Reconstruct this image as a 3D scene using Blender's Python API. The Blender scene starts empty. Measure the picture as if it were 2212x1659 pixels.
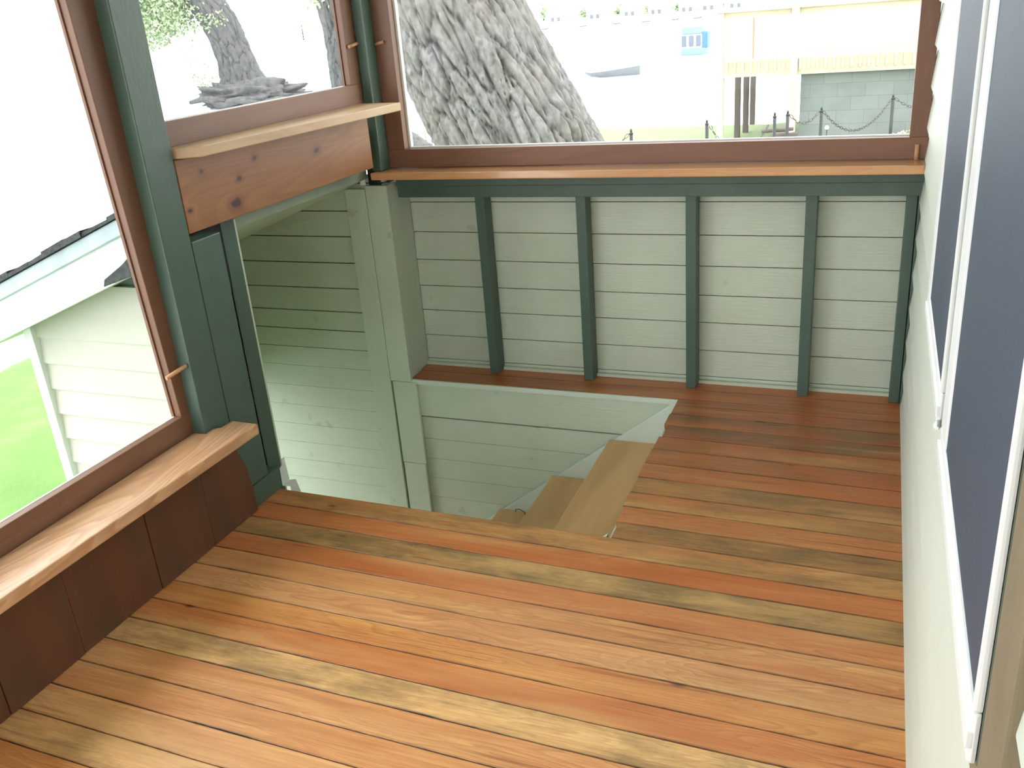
import bpy, bmesh, math, random
from mathutils import Vector, Matrix, noise
S = bpy.context.scene
COL = S.collection
random.seed(7)

# ------------------------------------------------------------------ camera
cam = bpy.data.cameras.new('camera'); cam_o = bpy.data.objects.new('camera', cam); COL.objects.link(cam_o)
R_ = (0.93038141, 0.35866464, -0.07582948); U_ = (-0.07143410, 0.38025688, 0.92211814); F_ = (-0.35956585, 0.85250477, -0.37940482)
cam_o.matrix_world = Matrix(((R_[0], U_[0], -F_[0], 1.669), (R_[1], U_[1], -F_[1], -3.1918), (R_[2], U_[2], -F_[2], 1.3812), (0, 0, 0, 1)))
cam.sensor_width = 36; cam.lens = 36 * 1954.87 / 2212; cam.clip_start = 0.03; cam.clip_end = 600
S.camera = cam_o
# ------------------------------------------------------------------ sky: bright even overcast
W = bpy.data.worlds.new('overcast_sky'); S.world = W; W.use_nodes = True
bg = W.node_tree.nodes['Background']
bg.inputs[0].default_value = (0.96, 0.985, 1.0, 1); bg.inputs[1].default_value = 5.0
S.view_settings.view_transform = 'Standard'; S.view_settings.look = 'None'
S.view_settings.exposure = 0.19; S.view_settings.gamma = 1.0; S.view_settings.use_curve_mapping = False

# ------------------------------------------------------------------ materials
def nt(name):
    m = bpy.data.materials.new(name); m.use_nodes = True
    n = m.node_tree.nodes; n.clear()
    out = n.new('ShaderNodeOutputMaterial'); b = n.new('ShaderNodeBsdfPrincipled')
    m.node_tree.links.new(b.outputs[0], out.inputs[0])
    return m, m.node_tree, b
class G:
    def __init__(s, t): s.t = t
    def n(s, kind, **kw):
        a = s.t.nodes.new('ShaderNode' + kind)
        for k, v in kw.items(): setattr(a, k, v)
        return a
    def l(s, a, b): s.t.links.new(a, b)
    def coords(s, scale, rot=(0, 0, 0), loc=(0, 0, 0), obj=True):
        tc = s.n('TexCoord'); mp = s.n('Mapping')
        s.l(tc.outputs['Object'], mp.inputs[0])
        mp.inputs['Scale'].default_value = scale; mp.inputs['Rotation'].default_value = rot; mp.inputs['Location'].default_value = loc
        return mp.outputs[0]
    def noise(s, vec, scale=1, detail=4, rough=.55, dist=0, w=None):
        a = s.n('TexNoise')
        if w is not None:
            a.noise_dimensions = '4D'; s.l(w, a.inputs['W'])
        s.l(vec, a.inputs['Vector']); a.inputs['Scale'].default_value = scale; a.inputs['Detail'].default_value = detail
        a.inputs['Roughness'].default_value = rough; a.inputs['Distortion'].default_value = dist
        return a.outputs['Fac']
    def ramp(s, fac, *st, interp='LINEAR'):
        r = s.n('ValToRGB'); s.l(fac, r.inputs[0]); e = r.color_ramp.elements; r.color_ramp.interpolation = interp
        while len(e) < len(st): e.new(.5)
        for i, (p, c) in enumerate(st):
            e[i].position = p; e[i].color = (c if len(c) == 4 else (*c, 1)) if isinstance(c, tuple) else (c, c, c, 1)
        return r.outputs[0]
    def mix(s, f, a, b, mode='MIX'):
        m = s.n('Mix', data_type='RGBA', blend_type=mode)
        for v, i in ((f, 0), (a, 6), (b, 7)):
            if isinstance(v, (int, float)): m.inputs[i].default_value = v if i == 0 else (v, v, v, 1)
            elif isinstance(v, tuple): m.inputs[i].default_value = (*v, 1)[:4]
            else: s.l(v, m.inputs[i])
        return m.outputs[2]
    def math(s, op, a, b=0.0):
        m = s.n('Math', operation=op)
        for v, i in ((a, 0), (b, 1)):
            if isinstance(v, (int, float)): m.inputs[i].default_value = v
            else: s.l(v, m.inputs[i])
        return m.outputs[0]
    def bump(s, h, b, strength=.3, dist=.004):
        k = s.n('Bump'); s.l(h, k.inputs['Height']); k.inputs['Strength'].default_value = strength; k.inputs['Distance'].default_value = dist
        s.l(k.outputs[0], b.inputs['Normal'])

def paint(name, col, rough=.45, var=.12, nscale=6, bump=.25, bscale=(70, 70, 70), dirt=0, spec=None):
    m, t, b = nt(name); g = G(t)
    n1 = g.noise(g.coords((nscale,) * 3), 1, 5, .6)
    lo = tuple(c * (1 - var) for c in col); hi = tuple(min(1, c * (1 + var)) for c in col)
    c = g.ramp(n1, (.3, lo), (.7, hi))
    if dirt:
        d = g.noise(g.coords((14, 14, 14)), 1, 2, .5)
        d = g.ramp(d, (.70, 0.0), (.76, 1.0))
        c = g.mix(g.math('MULTIPLY', d, dirt), c, tuple(x * .35 for x in col))
    g.l(c, b.inputs['Base Color']); b.inputs['Roughness'].default_value = rough
    if spec is not None: b.inputs['Specular IOR Level'].default_value = spec
    g.bump(g.noise(g.coords(bscale), 1, 4, .6), b, bump, .003)
    return m
def wood(name, light, dark, axis, rough=.4, rings=14, ringw=.5, knots=0, knotcol=None, stain=0, seed=0, coat=0):
    m, t, b = nt(name); g = G(t)
    def sc(a, c): return tuple(a if i == axis else c for i in range(3))
    tc = g.n('TexCoord'); mp = g.n('Mapping'); g.l(tc.outputs['Object'], mp.inputs[0])
    mp.inputs['Location'].default_value = (seed * 1.7, seed * .9, seed * 2.3)
    base = mp.outputs[0]
    def scaled(v):
        q = g.n('Mapping'); g.l(base, q.inputs[0]); q.inputs['Scale'].default_value = v; return q.outputs[0]
    big = g.noise(scaled(sc(.9, 5)), 1, 3, .5, .6)
    w = g.math('MULTIPLY', big, rings)
    w = g.math('ADD', w, g.math('MULTIPLY', g.noise(scaled(sc(3, 40)), 1, 3), .35))
    w = g.math('FRACT', w)
    ring = g.ramp(w, (0, 0.0), (.72, 1.0), (.9, .75), (1, 0.0))
    fine = g.noise(scaled(sc(6, 260)), 1, 4, .7)
    c = g.mix(g.math('MULTIPLY', ring, ringw), light, dark)
    c = g.mix(.55, c, g.mix(fine, dark, light))
    med = g.noise(scaled(sc(1.2, 9)), 1, 3, .5)
    c = g.mix(g.ramp(med, (.4, 0.0), (.75, .5)), c, tuple(x * .7 for x in dark))
    if knots:
        v = g.n('TexVoronoi'); g.l(scaled(sc(knots * .55, knots)), v.inputs['Vector']); v.inputs['Scale'].default_value = 1
        wv = g.math('ADD', v.outputs['Distance'], g.math('MULTIPLY', g.noise(scaled((30, 30, 30)), 1, 2), .06))
        k = g.ramp(wv, (.06, 1.0), (.17, 0.0))
        c = g.mix(k, c, knotcol or tuple(x * .25 for x in dark))
    if stain:
        s_ = g.noise(scaled(sc(2.2, 7)), 1, 5, .6)
        c = g.mix(g.ramp(s_, (.5, 0.0), (.72, stain)), c, (.08, .06, .035))
    g.l(c, b.inputs['Base Color']); b.inputs['Roughness'].default_value = rough
    if coat: b.inputs['Coat Weight'].default_value = coat; b.inputs['Coat Roughness'].default_value = .2 if coat < .5 else .1
    g.bump(fine, b, .15, .001)
    return m

SAGE = paint('sage_paint', (.52, .585, .475), .42, .05, 4, .5, (9, 160, 160), .25)
SAGE_V = paint('sage_trim_paint', (.50, .57, .46), .42, .05, 4, .3, (160, 160, 9), .3)
SAGE_PLAIN = paint('sage_siding_paint_smooth', (.60, .645, .575), .5, .05, 2.5, .12, (160, 9, 160))
SAGE_L = paint('pale_sage_paint', (.60, .67, .60), .4, .05, 3, .5, (60, 60, 60), .1)
DGREEN = paint('dark_green_paint', (.068, .112, .088), .42, .12, 5, .3, (90, 90, 30))
CREAM = paint('cream_siding_paint', (.50, .485, .42), .6, .04, 2, .15, (9, 90, 90))
WHITE = paint('white_paint', (.82, .84, .83), .4, .04, 6, .15)
WHITE_M = paint('white_aluminium', (.80, .83, .84), .32, .03, 6, .05)
CASING = paint('olive_casing_paint', (.215, .175, .115), .7, .12, 5, .2, spec=.15)
CASEGREEN = paint('grey_green_casing_paint', (.16, .19, .145), .7, .12, 5, .2, spec=.15)
BLACKGAP = paint('shade_and_underlay_black', (.012, .014, .017), .8, .2, 8, .2)  # near-black underlay; on the groove strip it stands for shade
DARKMETAL = paint('black_iron', (.035, .04, .04), .5, .2, 20, .2)
SHINGLE = paint('asphalt_shingle', (.05, .052, .055), .85, .5, 60, 1.0, (200, 200, 200))
DRIP = paint('grey_blue_drip_edge', (.40, .47, .52), .35, .15, 12, .1)
FRAME_X = wood('cedar_frame_wood', (.245, .112, .066), (.13, .055, .034), 0, .45, 8, .35)
FRAME_Y = wood('cedar_frame_wood', (.26, .122, .070), (.14, .06, .036), 1, .45, 8, .35)
FRAME_Z = wood('cedar_frame_wood', (.245, .112, .066), (.13, .055, .034), 2, .45, 8, .35)
SILL_X = wood('pine_sill_wood', (.74, .42, .20), (.50, .20, .08), 0, .35, 16, .5, coat=.8)
SILL_Y = wood('pine_sill_wood', (.74, .48, .29), (.40, .17, .07), 1, .35, 16, .85, seed=3, coat=.3)
SILL_Y2 = wood('pine_sill_wood', (.72, .52, .34), (.50, .27, .14), 1, .4, 8, .4, seed=6)
def header_mat():
    m = wood('knotty_cedar_wood', (.37, .165, .060), (.21, .078, .028), 1, .42, 16, .75, seed=2)
    t = m.node_tree; g = G(t); b = [n for n in t.nodes if n.type == 'BSDF_PRINCIPLED'][0]
    c = b.inputs['Base Color'].links[0].from_socket
    tc = g.n('TexCoord'); wob = g.noise(g.coords((30, 30, 30)), 1, 2)
    for (y, z, s) in ((-.417, .153, .8), (-.262, .106, 1.0), (-.300, .040, 1.9), (.159, .119, 1.4), (-.175, .150, 1.1), (-.495, .06, .8)):
        mp = g.n('Mapping'); g.l(tc.outputs['Object'], mp.inputs[0]); mp.inputs['Location'].default_value = (0, -y * 26 / s, -z * 40 / s); mp.inputs['Scale'].default_value = (0, 26 / s, 40 / s)
        ln = g.n('VectorMath', operation='LENGTH'); g.l(mp.outputs[0], ln.inputs[0])
        d = g.math('ADD', ln.outputs['Value'], g.math('MULTIPLY', wob, .5))
        c = g.mix(g.ramp(d, (.35, .75), (1.0, 0.0)), c, (.13, .035, .02))
        c = g.mix(g.ramp(d, (.42, .9), (.58, 0.0)), c, (.03, .010, .012))
    g.l(c, b.inputs['Base Color']); return m
HEADER = header_mat()
PLY = wood('dark_stained_plywood', (.16, .060, .030), (.085, .034, .018), 2, .5, 7, .3, stain=.45)
TREAD = wood('new_pine_tread_wood', (.80, .52, .26), (.62, .34, .14), 1, .4, 9, .4, knots=3.4, knotcol=(.16, .045, .018), seed=4)
PEG = wood('wooden_peg_wood', (.62, .33, .18), (.42, .2, .1), 2, .5, 4, .3)
DECKWOOD = wood('pale_pressure_treated_wood', (.60, .52, .39), (.50, .42, .30), 0, .7, 5, .3)
DECKWOOD_Z = wood('pale_pressure_treated_wood', (.62, .54, .40), (.52, .44, .31), 2, .7, 5, .3)
POLEWOOD = wood('weathered_post_wood', (.17, .14, .13), (.10, .08, .07), 2, .8, 4, .3)
CEILW = paint('ceiling_paint', (.62, .60, .50), .6, .05, 3, .1)

def screen_mat():
    m, t, b = nt('slate_blue_screen_mesh'); g = G(t)
    a = g.noise(g.coords((1, 600, 40)), 1, 2); c = g.noise(g.coords((1, 40, 600)), 1, 2)
    d = g.noise(g.coords((1, 2.2, 1.2)), 1, 3)
    f = g.math('MULTIPLY', g.math('ADD', a, c), .5)
    f = g.math('ADD', g.math('MULTIPLY', f, .6), g.math('MULTIPLY', d, .4))
    g.l(g.ramp(f, (.35, (.030, .044, .072)), (.65, (.056, .076, .118))), b.inputs['Base Color'])
    b.inputs['Roughness'].default_value = .6
    return m
SCREEN = screen_mat()
def glass_mat():
    m = bpy.data.materials.new('window_pane_glass'); m.use_nodes = True; t = m.node_tree; t.nodes.clear(); g = G(t)
    out = g.n('OutputMaterial'); mx = g.n('MixShader'); tr = g.n('BsdfTransparent'); gl = g.n('BsdfGlossy')
    tr.inputs[0].default_value = (.98, .985, .98, 1); gl.inputs['Roughness'].default_value = .02
    fr = g.n('Fresnel'); fr.inputs[0].default_value = 1.3
    ge = g.n('NewGeometry'); g.l(g.math('MULTIPLY', g.math('MULTIPLY', fr.outputs[0], .6), g.math('SUBTRACT', 1.0, ge.outputs['Backfacing'])), mx.inputs[0]); g.l(tr.outputs[0], mx.inputs[1]); g.l(gl.outputs[0], mx.inputs[2]); g.l(mx.outputs[0], out.inputs[0])
    return m
GLASS = glass_mat()

def floor_mat():
    m, t, b = nt('old_fir_plank_floor'); g = G(t)
    at = g.n('VertexColor', layer_name='plank')       # rgb = wood colour of each plank, lightened in front for window glare
    at2 = g.n('VertexColor', layer_name='plank_var')  # r = random offset, g = grey staining, b = red heartwood
    sp = g.n('SeparateColor'); g.l(at2.outputs[0], sp.inputs[0])
    w = g.math('MULTIPLY', sp.outputs[0], 37.0)
    C = g.coords
    grain = g.noise(C((2.2, 62, 1)), 1, 5, .62, .4, w)
    fine = g.noise(C((7, 330, 1)), 1, 4, .7, 0, w)
    wob = g.noise(C((1.3, 12, 1)), 1, 2, .5, .8, w)
    rg = g.math('FRACT', g.math('ADD', g.math('MULTIPLY', wob, 24.0), g.math('MULTIPLY', fine, .35)))
    rline = g.ramp(rg, (0, 0.0), (.6, .45), (.86, 1.0), (1, 0.0))
    zone = g.ramp(g.noise(C((1.1, 7, 1)), 1, 2, .5, 0, g.math('ADD', w, 4.0)), (.42, .15), (.6, 1.0))
    base = g.mix(1.0, at.outputs[0], (1.14, .96, .70), 'MULTIPLY')
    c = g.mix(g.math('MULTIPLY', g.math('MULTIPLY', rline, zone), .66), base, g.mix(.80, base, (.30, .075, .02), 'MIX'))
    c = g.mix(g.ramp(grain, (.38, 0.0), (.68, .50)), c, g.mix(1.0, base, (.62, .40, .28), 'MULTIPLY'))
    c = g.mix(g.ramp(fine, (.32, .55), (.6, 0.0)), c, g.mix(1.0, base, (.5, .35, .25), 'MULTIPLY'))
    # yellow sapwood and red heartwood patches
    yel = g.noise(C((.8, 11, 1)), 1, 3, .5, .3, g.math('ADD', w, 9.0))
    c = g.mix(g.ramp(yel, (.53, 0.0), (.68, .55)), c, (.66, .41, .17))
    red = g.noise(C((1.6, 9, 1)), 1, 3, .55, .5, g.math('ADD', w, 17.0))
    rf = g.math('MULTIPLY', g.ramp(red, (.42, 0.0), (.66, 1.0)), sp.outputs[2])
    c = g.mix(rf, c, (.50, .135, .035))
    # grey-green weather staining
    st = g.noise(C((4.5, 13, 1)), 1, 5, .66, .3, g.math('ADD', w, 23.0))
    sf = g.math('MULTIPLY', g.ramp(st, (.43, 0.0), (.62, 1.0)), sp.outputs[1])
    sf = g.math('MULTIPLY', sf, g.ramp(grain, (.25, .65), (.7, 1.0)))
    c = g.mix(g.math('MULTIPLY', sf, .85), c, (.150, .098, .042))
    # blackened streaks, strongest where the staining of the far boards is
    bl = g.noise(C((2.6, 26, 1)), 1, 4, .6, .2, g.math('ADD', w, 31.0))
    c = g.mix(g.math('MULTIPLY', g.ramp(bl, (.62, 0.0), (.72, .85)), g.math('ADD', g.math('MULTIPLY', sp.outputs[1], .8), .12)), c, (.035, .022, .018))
    # grime along the plank edges
    ed = g.n('VertexColor', layer_name='plank_edge')
    en = g.noise(C((5, 18, 1)), 1, 4, .7, 0, g.math('ADD', w, 41.0))
    c = g.mix(g.math('MULTIPLY', g.math('POWER', ed.outputs[0], 1.6), g.ramp(en, (.38, .12), (.68, 1.0))), c, (.075, .038, .022))
    # thin dark streaks following the grain
    sk = g.noise(C((1.9, 90, 1)), 1, 3, .55, .6, g.math('ADD', w, 51.0))
    c = g.mix(g.math('MULTIPLY', g.ramp(sk, (.60, 0.0), (.70, .75)), zone), c, (.20, .055, .018))
    # small knots and nail marks
    v = g.n('TexVoronoi'); g.l(C((3.2, 8.5, 1)), v.inputs['Vector']); v.inputs['Scale'].default_value = 1
    k = g.ramp(v.outputs['Distance'], (.03, 1.0), (.075, 0.0))
    c = g.mix(g.math('MULTIPLY', k, .8), c, (.07, .025, .012))
    g.l(c, b.inputs['Base Color'])
    g.l(g.ramp(grain, (.3, .34), (.7, .46)), b.inputs['Roughness'])
    b.inputs['Coat Weight'].default_value = .25; b.inputs['Coat Roughness'].default_value = .25
    g.bump(fine, b, .12, .0015)
    return m
FLOOR = floor_mat()

def bark_mat(name, lo, hi, sc, tint=(.40, .36, .30)):
    m, t, b = nt(name); g = G(t)
    a = g.n('VertexColor', layer_name='ridge')
    n1 = g.noise(g.coords((sc * 2.4, sc * 2.4, sc * 1)), 1, 3, .6)
    n2 = g.noise(g.coords((sc * .35,) * 3), 1, 3, .5)
    c = g.ramp(n1, (.28, lo), (.72, hi))
    c = g.mix(g.ramp(n2, (.4, 0.0), (.65, .45)), c, tint)
    c = g.mix(g.ramp(a.outputs[0], (.12, 1.0), (.62, 0.0)), c, tuple(x * .42 for x in lo))
    g.l(c, b.inputs['Base Color']); b.inputs['Roughness'].default_value = .9
    g.bump(n1, b, .45, .008 if sc > 3 else .05)
    return m
BARK = bark_mat('grey_furrowed_bark', (.085, .078, .075), (.27, .26, .26), 9, (.19, .165, .135))
BARK_FAR = bark_mat('far_grey_bark', (.035, .037, .036), (.085, .088, .085), 2.2, (.085, .075, .068))
def leaf_mat():
    m, t, b = nt('willow_leaf'); g = G(t)
    n = g.noise(g.coords((.9,) * 3), 1, 3)
    g.l(g.ramp(n, (.3, (.17, .25, .10)), (.7, (.30, .38, .20))), b.inputs['Base Color']); b.inputs['Roughness'].default_value = .6
    b.inputs['Subsurface Weight'].default_value = 0
    return m
LEAF = leaf_mat()
def lawn_mat():
    m, t, b = nt('lawn_grass'); g = G(t)
    n = g.noise(g.coords((1.3,) * 3), 1, 4); f = g.noise(g.coords((60, 60, 60)), 1, 3, .7)
    c = g.ramp(n, (.3, (.085, .19, .03)), (.6, (.13, .26, .05)), (.8, (.22, .30, .11)))
    c = g.mix(g.math('MULTIPLY', f, .5), c, (.17, .31, .07))
    d = g.noise(g.coords((.42, .42, .42), loc=(2.9, 1.1, 0)), 1, 4, .6)
    c = g.mix(g.ramp(d, (.60, 0.0), (.68, 1.0)), c, (.36, .32, .26))
    sx = g.n('SeparateXYZ'); g.l(g.n('TexCoord').outputs['Object'], sx.inputs[0])
    dry = g.math('MULTIPLY', g.ramp(g.math('MULTIPLY', sx.outputs[1], .1), (.55, 0.0), (.8, 1.0)), .8)  # paler towards the deck: overexposed daylight painted into the colour, not drier grass
    c = g.mix(dry, c, g.mix(n, (.19, .25, .12), (.26, .29, .17)))
    g.l(c, b.inputs['Base Color']); b.inputs['Roughness'].default_value = .85
    g.bump(f, b, .8, .03)
    return m
LAWN = lawn_mat()
def lake_mat():
    m, t, b = nt('lake_water'); g = G(t)
    b.inputs['Base Color'].default_value = (.72, .78, .80, 1); b.inputs['Roughness'].default_value = .15  # pale base stands in for the blown-out reflection of the sky
    g.bump(g.noise(g.coords((.6, 2.0, 1)), 1, 4), b, .3, .05)
    return m
LAKE = lake_mat()
def block_mat():
    m, t, b = nt('concrete_block'); g = G(t)
    tc = g.n('TexCoord'); mp = g.n('Mapping'); g.l(tc.outputs['Object'], mp.inputs[0]); mp.inputs['Rotation'].default_value = (math.pi / 2, 0, 0)
    br = g.n('TexBrick'); g.l(mp.outputs[0], br.inputs['Vector'])
    br.inputs['Scale'].default_value = 1.0; br.inputs['Brick Width'].default_value = .40; br.inputs['Row Height'].default_value = .20
    br.inputs['Mortar Size'].default_value = .006; br.inputs['Mortar Smooth'].default_value = .4
    br.inputs['Color1'].default_value = (.16, .185, .175, 1); br.inputs['Color2'].default_value = (.20, .22, .21, 1); br.inputs['Mortar'].default_value = (.125, .145, .135, 1)
    n = g.noise(g.coords((2.5,) * 3), 1, 5, .6)
    c = g.mix(g.ramp(n, (.35, 0.0), (.7, .5)), br.outputs[0], (.25, .27, .26))
    g.l(c, b.inputs['Base Color']); b.inputs['Roughness'].default_value = .9
    return m
BLOCK = block_mat()
def flat(name, col, rough=.6): return paint(name, col, rough, .06, 3, .1)

# ------------------------------------------------------------------ mesh helpers
def NB(): return bmesh.new()
def box(bm, x0, x1, y0, y1, z0, z1, bev=0):
    vs = [bm.verts.new((x, y, z)) for x in (x0, x1) for y in (y0, y1) for z in (z0, z1)]
    for f in ((0, 1, 3, 2), (4, 6, 7, 5), (0, 4, 5, 1), (2, 3, 7, 6), (0, 2, 6, 4), (1, 5, 7, 3)): bm.faces.new([vs[i] for i in f])
    if bev:
        es = list({e for v in vs for e in v.link_edges}); bmesh.ops.bevel(bm, geom=es, offset=bev, segments=2, affect='EDGES', profile=.6)
def prism(bm, pts, axis, a, b, bev=0):
    """polygon pts (2-D in the two other axes, in order) extruded along axis from a to b"""
    def P(p, h):
        q = list(p); q.insert(axis, h); return q
    lo = [bm.verts.new(P(p, a)) for p in pts]; hi = [bm.verts.new(P(p, b)) for p in pts]
    n = len(pts); bm.faces.new(lo); bm.faces.new(hi[::-1])
    for i in range(n): bm.faces.new((lo[i], hi[i], hi[(i + 1) % n], lo[(i + 1) % n]))
    bmesh.ops.recalc_face_normals(bm, faces=bm.faces[:])
    if bev:
        es = list({e for v in lo + hi for e in v.link_edges}); bmesh.ops.bevel(bm, geom=es, offset=bev, segments=2, affect='EDGES', profile=.6)
def tube(bm, pts, rad, seg=12, caps=True):
    pts = [Vector(p) for p in pts]; rings = []
    rad = rad if isinstance(rad, (list, tuple)) else [rad] * len(pts)
    up = Vector((.13, .37, .9)).normalized()
    for i, p in enumerate(pts):
        d = (pts[min(i + 1, len(pts) - 1)] - pts[max(i - 1, 0)])
        d = d.normalized() if d.length > 1e-9 else Vector((0, 0, 1))
        a = d.cross(up)
        if a.length < 1e-3: a = d.cross(Vector((1, 0, 0)))
        a.normalize(); c = d.cross(a)
        rings.append([bm.verts.new(p + rad[i] * (math.cos(t) * a + math.sin(t) * c)) for t in [2 * math.pi * k / seg for k in range(seg)]])
    for r0, r1 in zip(rings, rings[1:]):
        for k in range(seg): f = bm.faces.new((r0[k], r0[(k + 1) % seg], r1[(k + 1) % seg], r1[k])); f.smooth = True
    if caps: bm.faces.new(rings[0][::-1]); bm.faces.new(rings[-1])
def clip(bm, co, no):
    """cut away everything on the side the normal points to, closing the cut"""
    g = bm.verts[:] + bm.edges[:] + bm.faces[:]
    r = bmesh.ops.bisect_plane(bm, geom=g, plane_co=co, plane_no=no, clear_outer=True)
    es = [e for e in r['geom_cut'] if isinstance(e, bmesh.types.BMEdge)]
    try: bmesh.ops.contextual_create(bm, geom=es)
    except Exception: pass
def obj(name, bm, m, parent=None, base=None, smooth=False):
    """link a bmesh as one object; base: world point used as its origin"""
    bmesh.ops.recalc_face_normals(bm, faces=bm.faces[:])
    o_ = Vector(base) if base is not None else Vector((0, 0, 0))
    if base is not None: bmesh.ops.translate(bm, verts=bm.verts[:], vec=-o_)
    me = bpy.data.meshes.new(name); bm.to_mesh(me); bm.free()
    me.materials.append(m)
    if smooth:
        for p in me.polygons: p.use_smooth = True
    o = bpy.data.objects.new(name, me); COL.objects.link(o)
    if parent is not None:
        o.parent = parent; o.location = o_ - (parent.location if base is not None else Vector((0, 0, 0)))
        if base is None: o.location = -parent.location
    else: o.location = o_
    return o
def tag(o, label=None, cat=None, group=None, kind=None):
    if label: o['label'] = label
    if cat: o['category'] = cat
    if group: o['group'] = group
    if kind: o['kind'] = kind
    return o
def empty(name, loc, label=None, cat=None, group=None, kind=None):
    o = bpy.data.objects.new(name, None); o.empty_display_size = .1; COL.objects.link(o); o.location = loc
    return tag(o, label, cat, group, kind)
def struct(name, bm, m, label=None): return tag(obj(name, bm, m), label, 'wall' if name.startswith('wall') else name.split('_')[0], None, 'structure')

XL = -.077      # inner face of the left wall
WR = 1.811      # face of the right wall
RK = lambda x: .497 + .385 * (x + 1.03)   # underside of the stair enclosure's roof
GZ = -1.9       # ground beside the stair

# ------------------------------------------------------------------ floor: fir planks, slightly out of square, with the stair opening
HY0, HY1, HX = -1.086, -.107, 1.034
seams = [.075, -.015, -.107, -.165, -.258, -.352, -.448, -.545, -.648, -.745, -.843, -.930, -1.022, -1.107, -1.194, -1.280, -1.369, -1.456, -1.544, -1.634, -1.717, -1.803]
while seams[-1] > -4.75: seams.append(seams[-1] - .0868)
# colour, front planks lightened for window glare; grey staining, red heartwood; back wall forward
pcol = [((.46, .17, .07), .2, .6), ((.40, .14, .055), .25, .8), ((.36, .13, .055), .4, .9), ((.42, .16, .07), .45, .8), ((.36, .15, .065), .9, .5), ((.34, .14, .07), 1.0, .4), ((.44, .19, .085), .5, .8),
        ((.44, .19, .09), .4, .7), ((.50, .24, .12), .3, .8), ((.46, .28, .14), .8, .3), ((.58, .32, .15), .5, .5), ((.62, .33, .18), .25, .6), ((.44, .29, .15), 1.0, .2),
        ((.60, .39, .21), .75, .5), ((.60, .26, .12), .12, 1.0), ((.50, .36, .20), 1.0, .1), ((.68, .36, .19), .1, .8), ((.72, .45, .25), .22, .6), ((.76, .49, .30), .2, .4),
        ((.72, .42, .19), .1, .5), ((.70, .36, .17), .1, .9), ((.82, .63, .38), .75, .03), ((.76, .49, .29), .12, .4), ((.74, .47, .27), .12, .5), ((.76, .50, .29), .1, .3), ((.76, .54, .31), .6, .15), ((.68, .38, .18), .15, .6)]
rr = random.Random(5)
fb = NB(); cl = fb.loops.layers.float_color.new('plank'); cv = fb.loops.layers.float_color.new('plank_var'); ce = fb.loops.layers.float_color.new('plank_edge')
def plank(x0, x1, ya, yb, pc, seed):
    # ya (back) / yb (front) at the right wall; the boards run a little out of square with it
    k = .02; g_ = .0013; zt = 0.0; zb = -.02
    sk = lambda x, y: y + (k * (WR - x) if y < -.2 else 0)
    if ya == -1.107 or yb == -1.107: pass
    n0 = len(fb.faces)
    n = max(1, int((x1 - x0) / .25)); c_ = .0009; e_ = .0032
    prof = []
    for i in range(n + 1):
        x = x0 + (x1 - x0) * i / n
        A = min(sk(x, ya), sk(x, ya)) - g_; B = sk(x, yb) + g_
        if yb == -.107: B = yb
        prof.append([(x, A, zb), (x, A, zt - c_), (x, A - c_, zt), (x, A - c_ - e_, zt), (x, B + c_ + e_, zt), (x, B + c_, zt), (x, B, zt - c_), (x, B, zb)])
    vs = [[fb.verts.new(p) for p in r] for r in prof]
    fs = []
    for a, b in zip(vs, vs[1:]):
        for j in range(8): fs.append(fb.faces.new((a[j], a[(j + 1) % 8], b[(j + 1) % 8], b[j])))
    inner = {v for r8 in vs for v in (r8[3], r8[4])}
    fs.append(fb.faces.new(vs[0])); fs.append(fb.faces.new(vs[-1][::-1]))
    c, st, rd = pc
    for f in fs:
        for l in f.loops: l[cl] = (*c, 1); l[cv] = (seed, st, rd, 1); e8 = 0 if l.vert in inner else 1; l[ce] = (e8, e8, e8, 1)
for i, (a, b_) in enumerate(zip(seams, seams[1:])):
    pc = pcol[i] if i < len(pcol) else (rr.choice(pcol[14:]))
    x0 = XL - .008
    if b_ > -1.11 and a < -.1: x0 = HX + (.012 if i in (5, 12) else rr.uniform(-.002, .003))
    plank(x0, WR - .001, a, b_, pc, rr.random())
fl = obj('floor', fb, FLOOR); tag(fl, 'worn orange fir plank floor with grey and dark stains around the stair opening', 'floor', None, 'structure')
bm = NB(); box(bm, XL - .06, WR, -4.75, HY0 + .02, -.06, -.0215); box(bm, HX + .02, WR, HY0 + .02, HY1, -.06, -.0215); box(bm, XL - .02, WR, HY1 + .02, .075, -.06, -.0215)
obj('subfloor', bm, BLACKGAP, fl)

# ------------------------------------------------------------------ siding helper
def laps(bm, axis, face, sgn, u0, u1, zs, t=.012, thick=.02, gap=.0036):
    """clapboards whose face looks along sgn*axis; zs = the lap lines from low to high"""
    for z0, z1 in zip(zs, zs[1:]):
        o = sgn * t
        prof = [(face - sgn * thick, z0 + gap / 2), (face + o, z0 + gap / 2), (face + o, z0 + .005), (face, z1 - gap / 2), (face - sgn * thick, z1 - gap / 2)]
        if axis == 1: prism(bm, prof, 0, u0, u1)
        else:
            lo = [bm.verts.new((p[0], u0, p[1])) for p in prof]; hi = [bm.verts.new((p[0], u1, p[1])) for p in prof]
            n = 5; bm.faces.new(lo); bm.faces.new(hi[::-1])
            for i in range(n): bm.faces.new((lo[i], hi[i], hi[(i + 1) % n], lo[(i + 1) % n]))

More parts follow.
